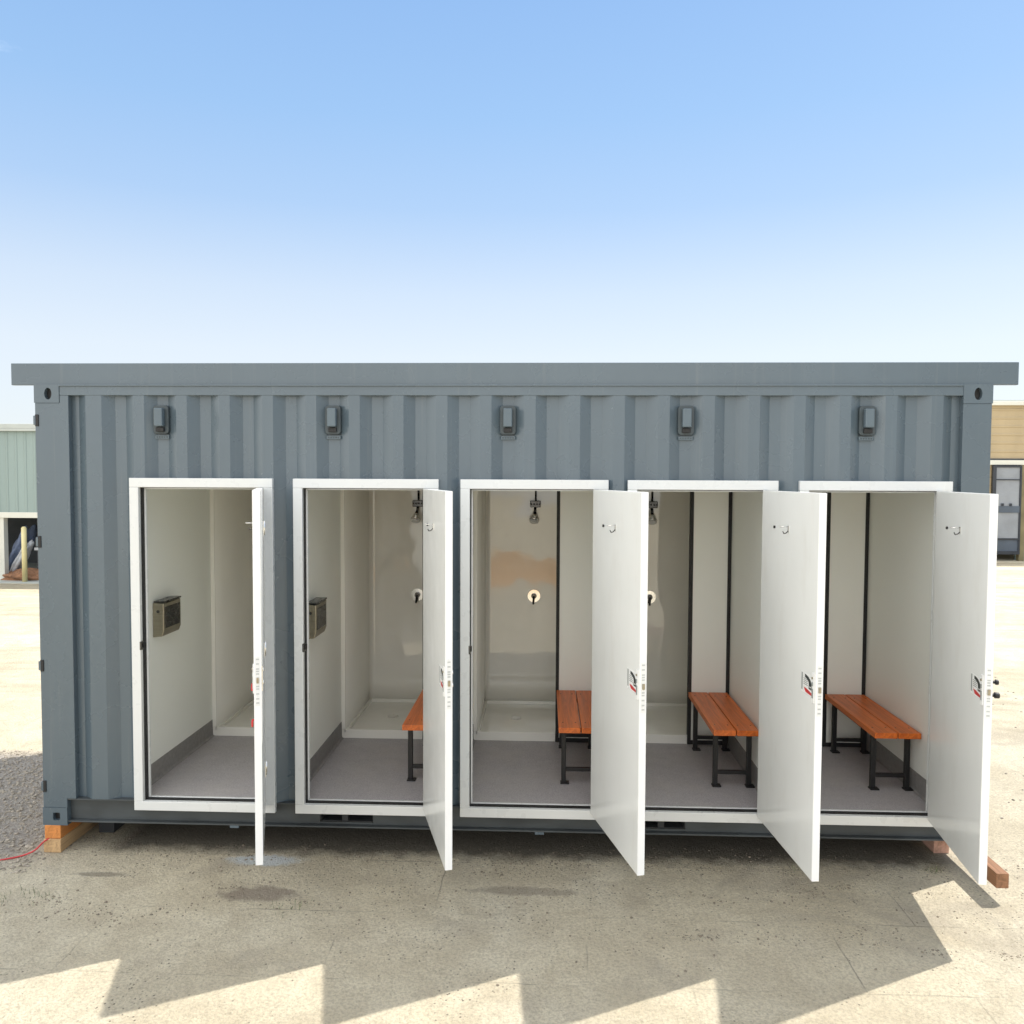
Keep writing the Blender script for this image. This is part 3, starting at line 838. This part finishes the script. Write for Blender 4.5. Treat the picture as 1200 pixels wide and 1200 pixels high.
def weeds():
    b = MB()
    for cx, cy, n, sp in ((.25, -.56, 40, .08), (.10, -.62, 24, .07), (5.80, .02, 22, .04), (4.95, .0, 14, .04), (1.85, -.62, 30, .06)):
        for _ in range(n):
            x = random.gauss(cx, sp); y = random.gauss(cy, sp * .6); h = random.uniform(.012, .035); a = random.uniform(0, 6.28); w = .0016
            dx, dy = math.cos(a), math.sin(a); l = random.uniform(0, .02)
            b.quad([(x - dy * w, y + dx * w, GZ), (x + dy * w, y - dx * w, GZ), (x + dx * l + dy * w * .3, y + dy * l - dx * w * .3, GZ + h), (x + dx * l - dy * w * .3, y + dy * l + dx * w * .3, GZ + h)], M['grass'])
    tag(b.build('weeds'), 'tiny sparse weeds sprouting from the sandy ground in front of the container', 'weeds', kind='stuff')
weeds()

# ================================================================== LEFT SHED
y0 = 13.2; xl, xr = -20.0, -2.6
SH = empty('shed', ((xl + xr) / 2, y0 + 4, GZ), 'grey-green metal shed with an open bay, behind the container\'s left end', 'shed')
b = MB(); b.box(xl, xr, y0, y0 + .06, 1.43, 3.36, M['shed_green']); b.build('front_wall', SH)
b = MB(); b.box(xl, xr, y0 - .10, y0 + .08, 3.361, 3.47, M['shed_trim']); b.box(xl, xr, y0 - .10, y0 - .02, 3.30, 3.361, M['shed_trim']); b.build('gutter', SH, .01)
b = MB(); b.box(xl, xr, y0 - .02, y0 + .10, 1.30, 1.43, M['shed_pale']); b.build('lintel', SH, .005)
b = MB(); b.poly([(xl, y0 + .08, 3.42), (xr, y0 + .08, 3.42), (xr, y0 + 8, 3.9), (xl, y0 + 8, 3.9)], (0, 0, .05), M['shed_trim']); b.build('roof', SH)
b = MB(); b.box(xl, xr, y0 + 3.6, y0 + 3.7, GZ, 3.3, M['shed_dark']); b.build('rear_wall', SH)
for x in (xl, xr - .08):
    b = MB(); b.box(x, x + .08, y0 + .1, y0 + 3.6, GZ, 3.3, M['shed_green']); b.build('end_wall', SH)
for x in (-9.42, -5.4, -13.4, -17.2):
    b = MB(); b.box(x, x + .17, y0 + .01, y0 + .16, GZ, 1.30, M['shed_pale']); b.build('post', SH, .005)
b = MB(); b.box(xl - .5, xr + .5, y0 - .35, y0 + 3.6, GZ, GZ + .03, M['shed_trim']); tag(b.build('slab'), kind='structure')

# junk in the bay
b = MB(); b.tube((-8.62, y0 - .22, GZ + .03), (-8.62, y0 - .22, 1.08), .055, M['yellow'], 20); b.tube((-8.62, y0 - .22, 1.08), (-8.62, y0 - .22, 1.11), .055, M['yellow'], 20, r2=.03)
tag(b.build('bollard'), 'pale yellow steel bollard in front of the open bay', 'bollard')
def lump(name, cx, cy, cz, sx, sy, sz, m, label, cat, rot=0, seed=1):
    rnd = random.Random(seed); bm = bmesh.new(); bmesh.ops.create_icosphere(bm, subdivisions=4, radius=1)
    ph = [rnd.uniform(0, 6) for _ in range(6)]
    for v in bm.verts:
        d = v.co.copy(); k = 1 + .10 * math.sin(5 * d.x + ph[0]) + .10 * math.sin(6 * d.y + ph[1] + 2 * d.z) + .08 * math.sin(8 * d.z + ph[2] + 3 * d.x) + rnd.uniform(-.02, .02)
        p = 2.6; q = (abs(d.x) ** p + abs(d.y) ** p + abs(d.z) ** p) ** (-1 / p)
        v.co = Vector((d.x * sx, d.y * sy, d.z * sz)) * k * q
    for f in bm.faces: f.smooth = True
    me = bpy.data.meshes.new(name); bm.to_mesh(me); bm.free(); me.materials.append(m)
    o = bpy.data.objects.new(name, me); col.objects.link(o); o.location = (cx, cy, cz); o.rotation_euler = (0, rot, 0)
    return tag(o, label, cat)
SZ = GZ + .03
lump('tarpaulin_bundle', -9.24, y0 + .55, .42, .12, .3, .66, M['tarp'], 'dark blue tarpaulin bundle leaning in the open bay, left of the yellow bollard', 'bundle', R(24), 3)
lump('tarpaulin_bundle', -9.08, y0 + .35, .30, .07, .16, .50, M['tarp_pale'], 'pale grey sheet leaning across the blue bundle in the bay', 'bundle', R(32), 5)
lump('soil_heap', -8.85, y0 + .25, SZ + .06, .55, .35, .16, M['brown'], 'low brown heap on the bay floor at the foot of the bundles', 'heap', 0, 8)
def tyre(x, y, z, r, label):
    b = MB(); n = 28; m_ = 12; rr = r * .3; rings = []
    for k in range(n):
        t = 2 * math.pi * k / n
        rings.append([b.bm.verts.new((x + (r - rr + rr * math.cos(u)) * math.cos(t), y + rr * 1.1 * math.sin(u), z + (r - rr + rr * math.cos(u)) * math.sin(t))) for u in [2 * math.pi * j / m_ for j in range(m_)]])
    fs = []
    for k in range(n):
        A, B_ = rings[k], rings[(k + 1) % n]
        for j in range(m_):
            f = b.bm.faces.new((A[j], A[(j + 1) % m_], B_[(j + 1) % m_], B_[j])); f.smooth = True; fs.append(f)
    b._assign(fs, M['tyre']); tag(b.build('tyre', None, 0, loc=(x, y, z)), label, 'tyre')
tyre(-8.48, y0 + .7, .95, .36, 'dark round tyre on the grey bench right of the yellow bollard')
W = empty('work_bench', (-8.2, y0 + .6, SZ), 'grey metal work bench in the bay right of the yellow bollard', 'bench')
b = MB(); b.box(-8.72, -7.5, y0 + .3, y0 + .95, .52, .585, M['tarp_pale']); b.build('top', W, .004)
for x in (-8.68, -7.56):
    for yy in (y0 + .34, y0 + .88):
        b = MB(); b.box(x, x + .05, yy, yy + .05, SZ, .52, M['gate_frame']); b.build('leg', W)

# ================================================================== RIGHT SHED
y0 = 20.0; xl, xr = 13.6, 34.0
SR = empty('shed', ((xl + xr) / 2, y0 + 4, GZ), 'cream clad shed with pale roof edge behind the container\'s right end', 'shed')
b = MB(); b.box(xl, xr, y0, y0 + .08, 2.86, 4.50, M['shed_cream']); b.build('front_wall', SR)
b = MB(); b.box(xl - .1, xr, y0 - .14, y0 + .10, 4.50, 4.62, M['shed_pale']); b.build('gutter', SR, .01)
b = MB(); b.poly([(xl - .1, y0, 4.62), (xr, y0, 4.62), (xr, y0 + 10, 5.2), (xl - .1, y0 + 10, 5.2)], (0, 0, .05), M['shed_trim']); b.build('roof', SR)
b = MB(); b.box(xl, xr, y0 - .06, y0 + .10, 2.72, 2.86, M['shed_pale'])
b.build('lintel', SR, .005)
b = MB(); b.box(xl, xr, y0 - .045, y0 - .005, 2.861, 2.91, M['shed_dark']); b.build('sheet_edge', SR)
b = MB(); b.box(xl, 16.78, y0 + .01, y0 + .09, GZ, 2.72, M['shed_cream']); b.build('lower_wall', SR)
b = MB(); b.box(17.72, xr, y0 + .30, y0 + .36, GZ, 2.72, M['shed_green']); b.build('lower_wall', SR)
b = MB(); b.box(xl, xr, y0 + 5.0, y0 + 5.1, GZ, 4.4, M['shed_dark']); b.build('rear_wall', SR)
b = MB(); b.box(xl, xl + .08, y0 + .1, y0 + 5, GZ, 4.4, M['shed_cream']); b.build('end_wall', SR)
for k, x in enumerate((17.60, 21.2, 25.0, 29.0)):
    b = MB(); vs = b.box(x, x + .16, y0 - .04, y0 + .12, GZ, 2.72, M['olive'])
    for v in vs:
        if v.co.z < 0: v.co.x += .03
    b.build('post', SR, .01)
G = empty('steel_gate', (17.2, y0 - .1, GZ), 'tall dark-framed sheet gate standing in the cream shed\'s opening', 'gate')
gx0, gx1 = 16.86, 17.56
b = MB()
b.box(gx0 - .10, gx0, y0 - .12, y0 - .04, .02, 2.70, M['gate_frame']); b.box(gx1, gx1 + .05, y0 - .12, y0 - .04, .02, 2.70, M['gate_frame'])
for z, h in ((.02, .10), (.46, .05), (1.28, .20), (2.26, .03), (2.64, .06)): b.box(gx0, gx1, y0 - .12, y0 - .04, z, z + h, M['gate_frame'] if h != .20 else M['gate_blue'])
b.build('frame', G, .004)
for a, c_, m in ((.12, .46, 'gate_blue'), (.51, 1.28, 'gate_panel'), (1.48, 2.26, 'gate_panel'), (2.29, 2.64, 'gate_panel')):
    b = MB(); b.box(gx0, gx1, y0 - .085, y0 - .070, a, c_, M[m]); b.build('panel', G)
b = MB()
for x in (17.06, 17.30): b.tube((x, y0 - .125, 1.49), (x, y0 - .125, 1.56), .035, M['gate_frame'], 12)
b.build('latch', G)

# low orange barrier across the yard: the glossy middle shower wall mirrors it
b = MB()
b.poly([(1.5, -9.25, GZ), (1.5, -8.85, GZ), (1.5, -8.96, .12), (1.5, -9.0, .44), (1.5, -9.1, .44), (1.5, -9.14, .12)], (2.5, 0, 0), M['barrier'])
tag(b.build('road_barrier', None, .02), 'low orange plastic barrier mirrored in the glossy middle shower wall', 'barrier')

# ================================================================== LIGHT
EL, AZ = R(55), R(63)
w = bpy.data.worlds.new('World'); scene.world = w; w.use_nodes = True; nt = w.node_tree
sky = nt.nodes.new('ShaderNodeTexSky'); sky.sky_type = 'NISHITA'; sky.sun_disc = False
sky.sun_elevation = EL; sky.sun_rotation = AZ; sky.air_density = 1.0; sky.dust_density = 1.2; sky.ozone_density = 1.0; sky.altitude = 0
EXPO = 1.0; STR = .10
bg = nt.nodes['Background']; bg.inputs[1].default_value = STR
tc = nt.nodes.new('ShaderNodeTexCoord'); sp = nt.nodes.new('ShaderNodeSeparateXYZ'); nt.links.new(tc.outputs['Generated'], sp.inputs[0])
def scale(c, k):
    m = nt.nodes.new('ShaderNodeVectorMath'); m.operation = 'SCALE'; nt.links.new(c, m.inputs[0]); m.inputs['Scale'].default_value = k; return m.outputs[0]
# hazy summer air: pale towards the horizon, deeper blue overhead
haze = scale(ramp(nt, sp.outputs['Z'], [(0, (.88, .94, .99)), (.143, (.83, .905, .99)), (.213, (.71, .83, .985)), (.305, (.47, .675, .97)), (.394, (.365, .605, .955)), (.55, (.27, .50, .90)), (1, (.20, .38, .78))]), 1 / STR / 2 ** EXPO)
base = mix(nt, .82, sky.outputs[0], haze)
# broad bright clouds added unseen behind the photographer, to fill the shaded front
dp = nt.nodes.new('ShaderNodeVectorMath'); dp.operation = 'DOT_PRODUCT'; nt.links.new(tc.outputs['Generated'], dp.inputs[0])
dp.inputs[1].default_value = Vector((-.58, -.52, .60)).normalized()
cn = noise(nt, coords(nt, (1, 1, 2.2), 'Generated'), 2.6, 7, .55, .3)
cm = nt.nodes.new('ShaderNodeMath'); cm.operation = 'MULTIPLY_ADD'; cm.inputs[1].default_value = .9
nt.links.new(cn, cm.inputs[0]); nt.links.new(dp.outputs['Value'], cm.inputs[2])
mask = ramp(nt, cm.outputs[0], [(.72, 0), (1.0, 1)])
fill_cloud = scale(ramp(nt, cn, [(.3, (.84, .85, .85)), (.7, (.98, .985, .97))]), 2.25 / STR / 2 ** EXPO)
nt.links.new(mix(nt, mask, base, fill_cloud), bg.inputs[0])
sd = bpy.data.lights.new('sun', 'SUN'); sd.energy = 3.4; sd.angle = R(.53); sd.color = (1, .95, .87)
so = bpy.data.objects.new('sun', sd); col.objects.link(so)
dirv = Vector((math.sin(AZ) * math.cos(EL), math.cos(AZ) * math.cos(EL), math.sin(EL)))
so.rotation_euler = dirv.to_track_quat('Z', 'Y').to_euler(); so.location = dirv * 30

# ================================================================== CAMERA
cd = bpy.data.cameras.new('camera'); cam = bpy.data.objects.new('camera', cd); col.objects.link(cam); scene.camera = cam
cd.sensor_width = 36; cd.lens = 953.2685 / 1200 * 36; cd.clip_end = 2000; cd.clip_start = .05
fw = Vector((-0.04027179357672631, 0.9982118329948569, -0.04417373779929955))
r_ = Vector((0.999170087508007, 0.04050195907800159, 0.004327532794285289))
u_ = Vector((-0.006108917363598476, 0.04396279995509391, 0.9990144910604415))
Mx = Matrix(((r_.x, u_.x, -fw.x, 3.3023819), (r_.y, u_.y, -fw.y, -5.152978), (r_.z, u_.z, -fw.z, 2.3183027), (0, 0, 0, 1)))
cam.matrix_world = Mx

vs = scene.view_settings
vs.view_transform = 'Standard'; vs.look = 'None'; vs.exposure = EXPO; vs.gamma = 1
scene.cycles.max_bounces = 12; scene.cycles.diffuse_bounces = 8
